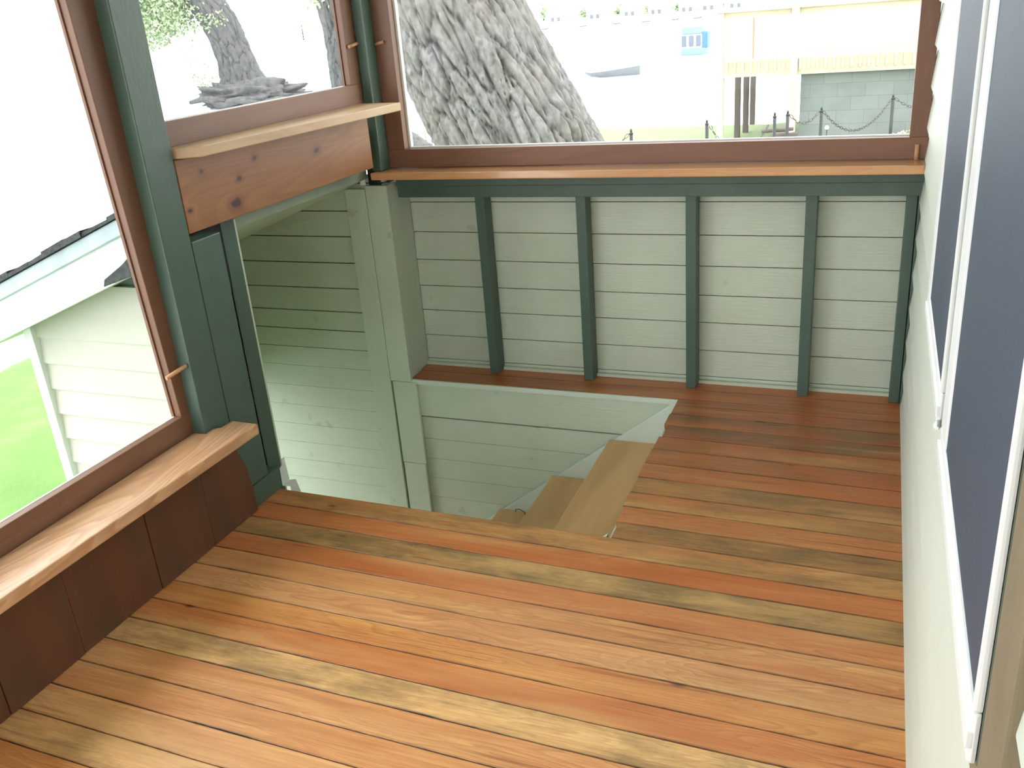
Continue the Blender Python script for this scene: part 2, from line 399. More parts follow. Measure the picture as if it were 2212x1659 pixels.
# back wall: inner face of the outer clapboards between the studs, and the stairwell wall below the floor
bm = NB(); laps(bm, 1, .075, -1, -.09, WR + .06, [-.02, .024, .131, .243, .350, .462, .578, .700, .80], .003, .02, .0042)
box(bm, -.1, WR + .06, .0951, .115, -.02, .86); box(bm, -.165, -.101, -.078, .115, GZ, .80); box(bm, -.0999, -.092, .0685, .0949, -.02, .80)
box(bm, -.09, WR, .055, .07, -.001, .012)
struct('wall_back', bm, SAGE, 'sage green clapboard back wall behind the green studs')
bm = NB(); laps(bm, 1, -.098, -1, -.10, HX + .05, [GZ - .05] + [-.562 - .095 * k for k in range(13, 0, -1)] + [-.562, -.467, -.373, -.278], .003, .02, .003); laps(bm, 1, -.098, -1, -.10, HX + .05, [-.278, -.177], .003, .02, .003)
box(bm, -.10, HX + .05, -.104, -.078, -.170, -.022); box(bm, -.10, HX + .05, -.0775, -.06, GZ, -.03)
struct('wall_stairwell_back', bm, SAGE, 'sage clapboard wall of the stairwell below the floor strip').name = 'wall_back_lower'
bm = NB(); box(bm, -.085, HX + .004, -.1165, -.107, -.022, -.002, .002)
struct('trim_1', bm, SAGE_L, 'thin cream edging under the floor strip at the back of the stair opening')

# stair enclosure outside the left wall
bm = NB(); zs = [GZ - .05]
zl = [-.548 - .093 * k for k in range(14, 0, -1)] + [-.548, -.455, -.364, -.272, -.176, -.080, .017, .105, .19, .275, .377, .486, .596, .700, .81, .92]
k_ = zl.index(.105); laps(bm, 1, -.098, -1, -1.03, -.10, zl[k_:], .003, .022, .0056); laps(bm, 1, -.098, -1, -1.03, -.10, zl[:k_ + 1], .003, .022, .0026)
box(bm, -1.03, -.166, -.0755, -.06, GZ, .9)
clip(bm, (-1.03, 0, .497), Vector((-.385, 0, 1)).normalized())
struct('wall_enclosure_back', bm, SAGE, 'green clapboard far wall of the stair enclosure').name = 'wall_back_enclosure'
bm = NB(); box(bm, -.166, -.156, -1.0, -.125, RK(-.16), 1.083); struct('trim_2', bm, paint('shaded_sage_paint', (.24, .29, .21), .6, .1, 5, .2), 'added cover board behind the cedar header, sage darkened as shade')  # added gap cover; sage darkened to paint the shade under the header
# near wall of the enclosure: cream clapboards outside, green inside
bm = NB(); zl2 = [GZ - .05 + .097 * k for k in range(27)]
off = (.367 - (GZ - .05)) % .097
zl2 = [z + off for z in zl2]
laps(bm, 1, -1.035, -1, -1.03, -.15, zl2, .012, .018)
clip(bm, (-1.03, 0, .497), Vector((-.385, 0, 1)).normalized())
struct('wall_enclosure_near', bm, CREAM, 'cream clapboard outside of the stair enclosure beyond the left window').name = 'wall_left_outside'
bm = NB(); prism(bm, [(-1.03, GZ), (-.155, GZ), (-.155, RK(-.155)), (-1.03, RK(-1.03))], 1, -1.017, -.975)
struct('wall_left_enclosure', bm, DGREEN, 'dark green inner side of the stair enclosure near wall')
bm = NB(); prism(bm, [(-1.045, GZ), (-1.005, GZ), (-1.005, RK(-1.005)), (-1.045, RK(-1.045))], 1, -1.062, -.97, .002)
struct('trim_3', bm, WHITE, 'white corner board of the stair enclosure beyond the left window')
bm = NB(); box(bm, -.165, -.148, -1.019, -.955, -.3, .872, .002)
struct('trim_4', bm, DGREEN, 'dark green jamb board at the left of the stairwell')
bm = NB(); box(bm, -.168, -.150, -.953, -.945, -.3, .86, .001)
struct('trim_5', bm, SAGE, 'thin pale edge of the stairwell jamb')
# enclosure end wall above the open outside door
bm = NB(); box(bm, -1.03, -1.0, -.97, -.12, -.05, .50); box(bm, -1.03, -1.0, -.97, -.90, GZ, -.05); box(bm, -1.03, -1.0, -.19, -.12, GZ, -.05)
struct('wall_left_door_end', bm, SAGE, 'end wall of the stair enclosure around the outside doorway').name = 'wall_left_end'
# roof of the enclosure
r = empty('enclosure_roof', (-.6, -.6, .66), 'small sloping roof of the stair enclosure with white fascia, seen through the left window', 'roof')
x0, x1 = -1.25, -.165
def slope(bm, a, b, y0, y1, dz0, dz1, bev=0): prism(bm, [(a, RK(a) + dz0), (b, RK(b) + dz0), (b, RK(b) + dz1), (a, RK(a) + dz1)], 1, y0, y1, bev)
bm = NB(); slope(bm, x0, x1, -1.15, -.02, .0, .015); obj('soffit', bm, SAGE, r)
bm = NB(); slope(bm, x0, x1, -1.175, -1.15, -.006, .148, .002); obj('fascia', bm, WHITE, r)
bm = NB(); slope(bm, x0 - .01, x1, -1.195, -1.176, .115, .163, .003); obj('drip_edge', bm, DRIP, r)
bm = NB(); slope(bm, x0 - .02, x1, -1.150, .0, .10, .15); obj('roof_deck', bm, BLACKGAP, r)
bm = NB()
rs = random.Random(3); a = x0 - .03
while a < x1 - .02:
    b = min(a + rs.uniform(.05, .12), x1); h = rs.uniform(.176, .186)
    prism(bm, [(a, RK(a) + .165), (b, RK(b) + .165), (b, RK(b) + h + rs.uniform(-.004, .004)), (a, RK(a) + h)], 1, -1.205 - rs.uniform(0, .006), .0); a = b
obj('shingles', bm, SHINGLE, r)
bm = NB(); prism(bm, [(-.465, RK(-.465) - .002), (-.34, RK(-.34) - .01), (-.33, RK(-.33) + .05), (-.375, RK(-.375) + .034), (-.455, RK(-.455) + .018)], 1, -1.21, -1.178, .003)
obj('flashing_wedge', bm, SHINGLE, r)['label'] = 'dark shingle wedge under the fascia'

# ------------------------------------------------------------------ left wall pieces
def board(name, m, dims, label, cat, bev=.0025, group=None):
    bm = NB(); box(bm, *dims, bev)
    x0, x1, y0, y1, z0, z1 = dims
    return tag(obj(name, bm, m, base=((x0 + x1) / 2, (y0 + y1) / 2, z0)), label, cat, group)
board('porch_post', DGREEN, (-.165, XL, -1.343, -1.236, -.0, 2.25), 'thick dark green post between the large left window and the stairwell window', 'post', .004)
board('jack_stud', DGREEN, (-.150, XL, -1.2335, -1.112, .078, .862), 'dark green jack stud beside the post, ending under the cedar header', 'stud', .003)
board('bottom_plate', DGREEN, (-.150, XL + .001, -1.2335, -1.060, .001, .075), 'short dark green bottom plate on the floor edge below the jack stud', 'plate', .002)
board('groove_shade_strip', BLACKGAP, (-.164, -.150, -1.2335, -1.020, .001, .89), 'black strip standing in for the shade in the groove beside the jack stud', 'board', 0)  # near-black strip paints the shade of the groove here
board('header_board', HEADER, (-.108, XL + .001, -1.234, -.204, .885, 1.083), 'knotty orange cedar header board over the stairwell below the small left window', 'board', .002)
board('corner_post', DGREEN, (-.118, -.078, -.142, -.071, .861, 2.12), 'dark green corner post between the two far windows', 'post', .005)
# white flashing scraps at the foot of the jamb
f_ = empty('metal_flashing', (-.12, -.96, -.09), 'bent white metal flashing scrap at the front left corner of the stair opening', 'flashing')
bm = NB(); prism(bm, [(-1.000, -.032), (-.962, -.028), (-.966, .025), (-.968, .058), (-.984, .058), (-.984, .040), (-1.000, .032)], 0, -.1215, -.119)
obj('upright_tab', bm, WHITE, f_)
bm = NB(); prism(bm, [(-1.000, -.034), (-.962, -.030), (-.930, -.045), (-.915, -.10), (-.960, -.10), (-.965, -.052)], 0, -.1205, -.118)
obj('bent_tab', bm, WHITE, f_)
# plywood panels under the window
pls = [(-1.415, -1.207), (-1.640, -1.417), (-1.918, -1.642), (-2.137, -1.920), (-2.50, -2.139), (-2.95, -2.502), (-3.5, -2.952), (-4.1, -3.502), (-4.74, -4.102)]
pn = ['dark stained plywood panel under the sill, nearest the stairwell, right edge notched', 'dark stained plywood panel under the sill, second from the stairwell', 'dark stained plywood panel under the sill, third from the stairwell', 'dark stained plywood panel under the sill, fourth from the stairwell', 'dark stained plywood panel under the sill at the left edge of the photo']
for i, (a, b) in enumerate(pls):
    bm = NB()
    if i == 0: prism(bm, [(a, .0015), (b, .0015), (b - .004, .10), (b - .012, .16), (b - .030, .205), (b - .045, .24), (b - .05, .297), (a, .297)], 0, XL + .0015, XL + .013, .001)
    else: box(bm, XL + .0015, XL + .012 + (.002 if i % 2 else 0), a, b, .0015, .297, .001)
    o = obj('plywood_panel', bm, PLY, base=(XL + .006, (a + b) / 2, .0015))
    tag(o, pn[i] if i < 5 else 'dark stained plywood panel under the left window further toward the rear', 'panel', 'plywood panels under the left sill')
bm = NB(); box(bm, -.16, XL, -4.75, -1.345, -.06, .296); struct('wall_left', bm, DGREEN, 'low left wall below the large window')

# window sashes -------------------------------------------------------------
def side_window(name, y0, y1, zb, zt, st, label, stz=.075, lean=0.0):
    """sash in the left wall; y0..y1 opening of the sash (outer), zb outer bottom"""
    w = empty(name, (-.13, (y0 + y1) / 2, zb), label, 'window', None, 'structure')
    X0, X1 = -.141, -.1185
    sa, sb = st if isinstance(st, tuple) else (st, st)
    bm = NB(); box(bm, X0, X1, y0, y1, zb, zb + stz, .002); obj('bottom_rail', bm, FRAME_Y, w)
    bm = NB(); box(bm, X0, X1, y0, y1, zt - stz, zt, .002); obj('top_rail', bm, FRAME_Y, w)
    for s, (a, b) in enumerate(((y0, y0 + sa), (y1 - sb, y1))):
        bm = NB(); box(bm, X0, X1 - .0005, a, b, zb + stz, zt - stz, .002)
        if lean and s == 1:
            for v in bm.verts:
                if v.co.y < (a + b) / 2: v.co.y -= lean * (v.co.z - zb)
        obj('stile', bm, FRAME_Z, w)
    X2 = X0 - .006
    bm = NB()
    for a, b, c, d in ((y0 + sa - .012, y1 - sb + .012, zb + stz - .012, zb + stz + .001), (y0 + sa - .012, y1 - sb + .012, zt - stz - .001, zt - stz + .01)): box(bm, X2, X0, a, b, c, d, .001)
    obj('glazing_bar', bm, WHITE, w)
    for a, b in ((y0 + sa - .010, y0 + sa + .004), (y1 - sb - .004, y1 - sb + .006)):
        bm = NB(); box(bm, X2 - .004, X0 - .0005, a, b, zb + stz, zt - stz, .001)
        if lean and a > (y0 + y1) / 2:
            for v in bm.verts: v.co.y -= lean * (v.co.z - zb)
        obj('glazing_stop', bm, FRAME_Z, w)
    bm = NB(); box(bm, X2 + .002, X2 + .005, y0 + sa - .05, y1 - sb + .008, zb + stz - .008, zt - stz + .008); obj('glass_pane', bm, GLASS, w)
    return w
w1 = side_window('window_1', -3.10, -1.3225, .316, 2.12, .050, 'large cedar framed window in the left wall looking onto the stair roof', .076, .048)
w2 = side_window('window_2', -1.262, -.0725, 1.094, 2.12, (.070, .140), 'small cedar framed window above the stairwell header', .086)
w6 = side_window('window_6', -4.72, -3.20, .316, 2.12, .060, 'unseen rear cedar framed window of the left wall, added for daylight')  # out of view, put in to let more daylight onto the floor
board('porch_post', DGREEN, (-.165, XL, -3.195, -3.105, .0, 2.25), 'dark green post between the two left windows toward the rear', 'post', .004)
# right-hand stile of window 2 is broad cedar; reveal light strip
bm = NB(); box(bm, -.16, -.02 + XL, -1.23, -.143, 2.12, 2.25); box(bm, -.16, -.02 + XL, -4.75, -1.345, 2.12, 2.25); struct('trim_6', bm, DGREEN, 'green beam above the left windows')
# back window 3
w3 = empty('window_3', (.87, -.05, .862), 'wide cedar framed window in the back wall over the long sill', 'window', None, 'structure')
Y0, Y1 = -.070, -.030
bm = NB(); box(bm, -.110, 1.806, Y0, Y1, .862, .929, .002); obj('bottom_rail', bm, FRAME_X, w3)
bm = NB(); box(bm, -.077, 1.806, Y0, Y1, 2.04, 2.12, .002); obj('top_rail', bm, FRAME_X, w3)
bm = NB(); box(bm, -.110, -.009, Y0 + .0005, Y1, .929, 2.04, .002); obj('stile', bm, FRAME_Z, w3)
bm = NB(); box(bm, 1.752, 1.806, Y0 + .0005, Y1, .929, 2.04, .002); obj('stile', bm, FRAME_Z, w3)
bm = NB(); box(bm, -.014, 1.757, Y1, Y1 + .014, .917, .933, .001); box(bm, -.014, -.001, Y1, Y1 + .02, .93, 2.04, .001); obj('glazing_bar', bm, WHITE, w3)
bm = NB(); box(bm, -.012, 1.755, Y1 + .003, Y1 + .006, .925, 2.045); obj('glass_pane', bm, GLASS, w3)
bm = NB(); box(bm, -.16, WR, Y0 - .005, .1, 2.121, 2.25); struct('trim_7', bm, DGREEN, 'green beam above the back window')

# window sills ----------------------------------------------------------------
def sill(name, pts, z0, z1, m, label, bev=.004):
    bm = NB(); prism(bm, pts, 2, z0, z1, bev); cx = sum(p[0] for p in pts) / len(pts); cy = sum(p[1] for p in pts) / len(pts)
    return tag(obj(name, bm, m, base=(cx, cy, z0)), label, 'windowsill')
sill('window_sill', [(-.114, -4.7), (.02, -4.7), (.028, -2.1), (.040, -1.255), (-.052, -1.252), (-.056, -1.300), (-.074, -1.312), (-.074, -1.346), (-.114, -1.348)], .2985, .331, SILL_Y, 'long pale pine sill with flame grain under the large left window')
sill('window_sill', [(-.114, -1.232), (-.020, -1.190), (.064, -.196), (-.077, -.176), (-.114, -.176)], 1.0845, 1.113, SILL_Y2, 'short pale pine sill under the small window above the stairwell', .003)
sill('window_sill', [(-.113, -.172), (1.800, -.172), (1.803, -.0), (-.120, -.0)], .8325, .860, SILL_X, 'long orange pine sill under the wide back window')

# back wall framing -----------------------------------------------------------
board('top_plate', DGREEN, (-.078, WR - .004, -.040, .070, .741, .786), 'long dark green horizontal plate along the top of the back wall studs', 'plate', .003)
board('ledger_board', DGREEN, (-.070, WR - .002, -.060, .070, .788, .8315), 'dark green ledger board directly under the long orange sill', 'board', .003)
names = ['dark green stud on the back wall, leftmost, over the stairwell edge', 'dark green stud on the back wall, second from the left', 'dark green stud, third from the left, standing by the corner of the stair opening', 'dark green stud on the back wall, fourth from the left', 'dark green stud on the back wall nearest the right wall']
proto = None
for i, x in enumerate([.230, .636, 1.043, 1.4495, 1.762]):
    w = .033 if i == 4 else .038
    if proto is None:
        bm = NB(); box(bm, 0, .038, 0, .068, 0.0, .740, .0025); proto = obj('wall_stud', bm, DGREEN); o = proto
    else: o = proto.copy(); COL.objects.link(o)
    o.location = (x, .0, .0008); o.scale.x = w / .038
    tag(o, names[i], 'stud', 'green studs on the back wall')
# scribed end board against the right wall clapboards
rl = [-.004, .118, .236, .356, .474, .594, .714, .834]
pts = [(1.7965, .001)]
for z0, z1 in zip(rl, rl[1:]):
    pts += [(WR - .0135, max(z0, .001) + .004), (WR - .002, z1 - .001)]
pts = [(1.797, .001)] + [p for p in pts[1:] if p[1] < .739] + [(WR - .006, .739), (1.797, .739)]
bm = NB(); prism(bm, pts, 1, -.028, .068)
tag(obj('scribed_stud', bm, DGREEN, base=(1.80, 0, .001)), 'dark green end stud scribed to the clapboards of the right wall', 'stud')

# corner trim of the left/back corner
board('corner_board', SAGE_V, (-.268, -.177, -.123, -.1055, GZ, .790), 'wide sage green vertical trim board left of the corner board', 'trim board', .002)
board('corner_board', SAGE_V, (-.175, -.0795, -.1225, -.1045, -.012, .803), 'sage green corner board ending at floor level beside the back wall', 'trim board', .002)
board('corner_board', SAGE_V, (-.170, -.059, -.1195, -.1045, -.395, -.0145), 'short sage green trim board in the stairwell just below the floor strip', 'trim board', .002)
board('corner_board', SAGE_V, (-.168, -.063, -.1190, -.1045, GZ, -.397), 'lower sage green trim board in the stairwell, cut off by the front planks', 'trim board', .002)
board('corner_board', SAGE_V, (-.100, -.0800, -.1040, -.018, .001, .803), 'sage green side face board turning the corner toward the back wall', 'trim board', .0015)
board('corner_board', SAGE_V, (-.100, -.088, -.016, .068, .001, .785), 'narrow sage green board against the clapboards at the back wall corner', 'trim board', .0015)
board('white_strip', WHITE, (-.192, -.170, -.1225, -.1165, .806, .885), 'small white strip above the corner boards under the cedar header', 'strip', .001)
board('gap_infill', BLACKGAP, (-.165, -.112, -.105, .06, .80, .885), 'black infill in the dark gap at the corner beside the long orange sill', 'infill', .002)  # plain black block filling the corner gap

# pegs ------------------------------------------------------------------------
def peg(p0, p1, r, label):
    bm = NB(); tube(bm, [p0, p1], r, 10); m = [(a + b) / 2 for a, b in zip(p0, p1)]
    tag(obj('turn_peg', bm, PEG, base=m), label, 'peg', 'wooden pegs holding the window sashes')
peg((-.111, -.205, 1.310), (-.110, -.146, 1.318), .006, 'small wooden peg left of the dark green corner post')
peg((-.075, -.076, 1.309), (-.040, -.082, 1.315), .006, 'small wooden peg right of the dark green corner post')
peg((-.107, -1.41, .525), (-.088, -1.346, .540), .006, 'small wooden peg holding the large left window against the post')
peg((1.776, -.080, .861), (1.776, -.078, .908), .0065, 'small upright wooden peg at the right end of the long orange sill')

# ------------------------------------------------------------------ right wall
bm = NB(); zs = [-.12] + rl + [.834 + .12 * k for k in range(1, 13)]
laps(bm, 0, WR, -1, -4.75, .12, [z for z in zs], .012, .02)
box(bm, WR + .019, WR + .05, -4.75, .12, -.12, 2.28)
struct('wall_right', bm, SAGE_PLAIN, 'pale sage clapboard right wall with the slate screened windows')
bm = NB(); box(bm, 1.7925, WR, -1.835, -1.760, .72, 2.1, .003); struct('trim_8', bm, CASEGREEN, 'grey green casing between the two right windows')
bm = NB(); box(bm, 1.7925, WR, -2.560, -2.462, .55, 2.1, .003); box(bm, 1.7935, WR, -2.47, -1.835, .665, .71, .003); struct('trim_9', bm, CASING, 'olive brown casing around the nearer right window')
def rwin(name, ya, yb, zb, sw, label, rh_=.06):
    w = empty(name, (1.80, (ya + yb) / 2, zb), label, 'window', None, 'structure')
    xa = 1.7835; xb = 1.7922
    bm = NB(); box(bm, xa, xb, ya, yb, zb, zb + rh_, .004)
    box(bm, xa - .003, xa + .004, ya, yb, zb + rh_ * .3, zb + rh_ * .62, .0015); obj('bottom_rail', bm, WHITE_M, w)
    bm = NB(); box(bm, xa, xb, ya, yb, 2.0, 2.05, .003); obj('top_rail', bm, WHITE_M, w)
    for a, b in ((ya, ya + .011), (yb - sw, yb)):
        bm = NB(); box(bm, xa, xb, a, b, zb + rh_ + .0005, 2.0, .003); obj('stile', bm, WHITE_M, w)
    bm = NB(); box(bm, xa + .003, xa + .006, ya + .010, yb - sw + .008, zb + .02, 2.01); obj('screen_mesh', bm, SCREEN, w)
    bm = NB(); box(bm, xb + .0003, WR, ya, yb, zb, 2.05); obj('blind_stop', bm, CASEGREEN, w)
rwin('window_4', -1.755, -1.205, .722, .055, 'far narrow window of the right wall with white metal frame and slate blue screen')
rwin('window_5', -2.458, -1.838, .705, .085, 'near wide window of the right wall with white metal frame and slate blue screen')
bm = NB(); tube(bm, [(1.786, -1.752, .732), (1.783, -1.775, .735), (1.781, -1.80, .742)], [.004, .006, .003], 8)
tag(obj('caulk_blob', bm, WHITE, base=(1.785, -1.77, .73)), 'lump of white caulk at the near lower corner of the far right window', 'caulk')

# ceiling and rear wall
bm = NB(); box(bm, -.75, WR + .05, -4.8, .6, 2.25, 2.30); struct('ceiling', bm, CEILW, 'porch ceiling above the camera')  # spreads past the walls as an unseen eave added to cut high sky
bm = NB(); box(bm, -.16, WR, -4.79, -4.75, -.06, .6); box(bm, -.16, WR, -4.79, -4.75, 2.1, 2.25)
box(bm, -.16, -.06, -4.79, -4.75, .6, 2.1); box(bm, WR - .1, WR, -4.79, -4.75, .6, 2.1); struct('wall_rear', bm, SAGE, 'rear wall of the porch behind the camera')
w7 = empty('window_7', (.87, -4.77, .6), 'wide unseen rear window added behind the camera for daylight', 'window', None, 'structure')  # out of view, put in to light the porch from behind
bm = NB()
for d in ((-.06, WR - .1, -4.78, -4.755, .6, .66), (-.06, WR - .1, -4.78, -4.755, 2.04, 2.1)): box(bm, *d, .002)
obj('sash_rail', bm, FRAME_X, w7)
for x in (-.06, .80, 1.651):
    bm = NB(); box(bm, x, x + .06, -4.78, -4.7555, .66, 2.04, .002); obj('stile', bm, FRAME_Z, w7)
bm = NB(); box(bm, -.02, WR - .13, -4.772, -4.769, .64, 2.06); obj('glass_pane', bm, GLASS, w7)

# ------------------------------------------------------------------ staircase
st = empty('staircase', (0, -.6, GZ), 'pine staircase going down to the left through the floor opening, with sage skirt boards', 'stairs')
for k in range(8):
    xl = .765 - .248 * k; z = -.19 * (k + 1)
    y0, y1 = (-1.063, -.118) if k < 4 else (-.973, -.125)
    bm = NB(); box(bm, xl, xl + .2605, y0, y1, z - .032, z, .004); obj('tread', bm, TREAD, st)
    bm = NB(); box(bm, xl + .261, xl + .278, y0, y1, z - .03, z + .157); obj('riser', bm, SAGE_L, st)
SL = .769
zt = lambda x: -.004 + SL * (x - 1.024)
for y0, y1, xa in ((-.1175, -.1085, -.055), (-1.082, -1.066, -.10)):
    bm = NB(); xb = 1.03
    prism(bm, [(xa, zt(xa) - .42), (xb, zt(xb) - .36), (xb, -.004), (xa, zt(xa))], 1, y0, y1, .001)
    s_ = obj('skirt_board', bm, SAGE_L, st); bm = NB()
    prism(bm, [(xa, zt(xa) - .004), (xb - .005, zt(xb) - .010), (xb - .005, zt(xb) + .001), (xa, zt(xa) + .007)], 1, y0 - .006 if y0 > -.5 else y0, y1 if y0 > -.5 else y1 + .006, .001)
    obj('skirt_cap', bm, SAGE_L, s_)
bm = NB(); tube(bm, [(.345, -.13, -.569), (.352, -.14, -.552), (.372, -.15, -.542), (.395, -.155, -.548), (.405, -.16, -.566)], .0016, 6)
tag(obj('wire_bit', bm, DARKMETAL, base=(.37, -.14, -.57)), 'thin curled dark wire lying on the third stair tread', 'wire')
bm = NB(); box(bm, HX + .02, HX + .04, HY0 + .0, HY1, GZ, -.062); struct('wall_right_stairwell', bm, SAGE, 'end wall of the stairwell under the floor').name = 'wall_right_lower'
bm = NB(); box(bm, -.13, HX + .04, -1.10, -1.084, GZ, -.062); struct('wall_front_stairwell', bm, SAGE, 'near wall of the stairwell under the floor').name = 'wall_front_lower'

# ------------------------------------------------------------------ outdoors: ground and lake
def ss(a, b, x):
    t = max(0, min(1, (x - a) / (b - a))); return t * t * (3 - 2 * t)
def land(x, y):
    z = GZ + .85 * ss(1.5, 8, y) * ss(-8, -4, x)
    edge_x = -7.5 - .28 * (y - 3.5) if y < 3.5 else -7.5 - .10 * (y - 3.5)
    edge_x += .25 * math.sin(y * 1.3)
    d = min(x - edge_x, 16.6 + .25 * math.sin(x * .8) - y)
    z += .03 * noise.noise(Vector((x * .6, y * .6, 0)))
    return z if d > .5 else z + (-2.6 - z) * ss(.5, -.6, d)
bm = NB(); nx, ny = 110, 90
gv = [[bm.verts.new((-14 + 30 * i / nx, -9 + 26 * j / ny, land(-14 + 30 * i / nx, -9 + 26 * j / ny))) for j in range(ny + 1)] for i in range(nx + 1)]
for i in range(nx):
    for j in range(ny): bm.faces.new((gv[i][j], gv[i + 1][j], gv[i + 1][j + 1], gv[i][j + 1])).smooth = True
tag(obj('lawn_ground', bm, LAWN), 'bright green lawn sloping to the lake', 'ground', None, 'structure')
bm = NB(); vs = [bm.verts.new(p) for p in ((-260, -160, -2.15), (200, -160, -2.15), (200, 185, -2.15), (-260, 185, -2.15))]; bm.faces.new(vs)
tag(obj('lake', bm, LAKE), 'lake surface with the bright sky reflection put into its pale colour', 'lake', None, 'structure')

def leaves(bm, centre, spread, n, size, hang=0, rnd=None):
    rnd = rnd or random
    for _ in range(n):
        p = Vector(centre) + Vector((rnd.gauss(0, spread[0]), rnd.gauss(0, spread[1]), rnd.gauss(0, spread[2])))
        a = Vector((rnd.uniform(-1, 1), rnd.uniform(-1, 1), rnd.uniform(-1.2, .1))).normalized(); b = a.cross(Vector((rnd.uniform(-1, 1), rnd.uniform(-1, 1), rnd.uniform(-1, 1)))).normalized()
        L_ = size * rnd.uniform(.6, 1.4); w_ = L_ * .28
        v = [bm.verts.new(p), bm.verts.new(p + a * L_ * .5 + b * w_), bm.verts.new(p + a * L_), bm.verts.new(p + a * L_ * .5 - b * w_)]
        bm.faces.new(v)
# trunk builder -----------------------------------------------------------------
def trunk(path, rads, nu, nv, fu, fv, amp, seed=0, burls=(), flare=0):
    """closed bark surface: furrowed plates made from stretched cells"""
    bm = NB(); rl_ = bm.loops.layers.float_color.new('ridge')
    P = [Vector(p) for p in path]
    L = [0]
    for a, b in zip(P, P[1:]): L.append(L[-1] + (b - a).length)
    def at(s):
        for i in range(len(P) - 1):
            if s <= L[i + 1] or i == len(P) - 2:
                t = (s - L[i]) / (L[i + 1] - L[i]); t = max(0, min(1, t))
                p0 = P[max(i - 1, 0)]; p3 = P[min(i + 2, len(P) - 1)]; a, b = P[i], P[i + 1]
                q = .5 * ((2 * a) + (b - p0) * t + (2 * p0 - 5 * a + 4 * b - p3) * t * t + (3 * a - p0 - 3 * b + p3) * t ** 3)
                return q, rads[i] + (rads[i + 1] - rads[i]) * t
    rows = []; H = []
    for j in range(nv + 1):
        s = L[-1] * j / nv; c, r = at(s); c2, _ = at(min(s + .02, L[-1])); c1, _ = at(max(s - .02, 0))
        d = (c2 - c1).normalized(); a = d.cross(Vector((0, 1, 0))).normalized(); b = d.cross(a)
        row = []; hr = []
        for i in range(nu):
            th = 2 * math.pi * i / nu; ct, sn = math.cos(th), math.sin(th)
            q = Vector((ct * r * fu, sn * r * fu, s * fv + seed))
            q6 = q * .6; wv = Vector((noise.noise(q6), noise.noise(q6 + Vector((31.7, 11.3, 5.1))), noise.noise(q6 + Vector((-17.2, 43.9, 23.4))))) * .55
            q2 = q + wv
            dd = noise.voronoi(q2)[0]; e1 = dd[1] - dd[0]
            q3 = Vector((q2.x * 1.9, q2.y * 1.9, q2.z * 4.0 + 9)); dd3 = noise.voronoi(q3)[0]; e2 = dd3[1] - dd3[0]
            h = min(1, e1 * 4.5) ** .6 * .60 + min(1, e2 * 4.0) ** .7 * .26
            h += .22 * noise.noise(q * 3.2) + .14 * noise.noise(Vector((q.x * 9, q.y * 9, q.z * 14)))
            big = noise.noise(Vector((ct * 1.3, sn * 1.3, s * .7 + seed * 3)))
            rr_ = r * (1 + .07 * big) + amp * h
            if flare: rr_ += flare * math.exp(-s / (flare * 1.2)) * (1 + .5 * math.sin(th * 3 + seed) + .3 * math.sin(th * 5))
            p = c + (a * ct + b * sn) * rr_
            for (bc, br, bh) in burls:
                k = (p - Vector(bc)).length / br
                if k < 1: p += (a * ct + b * sn) * bh * (1 - k * k) ** 2
            row.append(bm.verts.new(p)); hr.append(max(0, min(1, h)))
        rows.append(row); H.append(hr)
    for j in range(nv):
        for i in range(nu):
            k = (i + 1) % nu
            f = bm.faces.new((rows[j][i], rows[j][k], rows[j + 1][k], rows[j + 1][i])); f.smooth = True
            for l, h in zip(f.loops, (H[j][i], H[j][k], H[j + 1][k], H[j + 1][i])): l[rl_] = (h, h, h, 1)
    bm.faces.new(rows[0][::-1]); bm.faces.new(rows[-1])
    return bm
bm = trunk([(.35, 2.6, -1.75), (-.02, 2.6, -.6), (-.56, 2.6, .5), (-.90, 2.6, 1.2), (-1.30, 2.62, 2.1), (-1.9, 2.7, 3.4), (-2.4, 2.8, 4.8)], [.62, .54, .475, .435, .42, .40, .36], 360, 800, 12.5, 1.7, .05, 2, [((-.10, 2.35, .76), .20, .075)], .25)
mt = empty('leaning_tree', (.35, 2.6, -1.75)); obj('trunk', bm, BARK, mt)
tag(mt, 'massive leaning tree trunk with deep furrowed grey bark right outside the back window', 'tree')

rc = random.Random(4); bm = NB()  # unseen branches and canopy added overhead to dim skylight at the back windows
tube(bm, [(-2.2, 2.75, 4.3), (-1.2, 2.4, 5.4), (.4, 1.9, 6.2), (2.0, 1.8, 6.6)], [.22, .18, .13, .07], 12); obj('branch', bm, BARK_FAR, mt)
bm = NB(); tube(bm, [(-2.3, 2.8, 4.5), (-3.2, 2.2, 5.6), (-4.4, 1.2, 6.3), (-5.4, .4, 6.7)], [.22, .18, .13, .07], 12); obj('branch', bm, BARK_FAR, mt)
bm = NB()
for k in range(70): leaves(bm, (rc.uniform(-6.0, 3.0), rc.uniform(1.1, 5.6), rc.uniform(4.3, 6.6)), (.5, .5, .35), 75, .30, 0, rc)
tag(obj('foliage', bm, LEAF, mt), None, None, None, 'stuff')
TY = 39.26
willow = w_ = empty('willow_tree', (-30.4, TY, -2.0), 'leaning willow with hanging pale green leaves, on a root mound across the water', 'tree')
bm = trunk([(-30.2, TY, -2.2), (-30.45, TY, -.6), (-30.75, TY, .6), (-31.2, TY, 1.9), (-32.1, TY, 3.4), (-33.4, TY, 5.0), (-34.2, TY, 7.0)], [1.05, .86, .80, .82, .80, .6, .4], 110, 150, 3.6, .9, .14, 5, (), .8)
obj('trunk', bm, BARK_FAR, w_)
rn = random.Random(11); bm = NB()
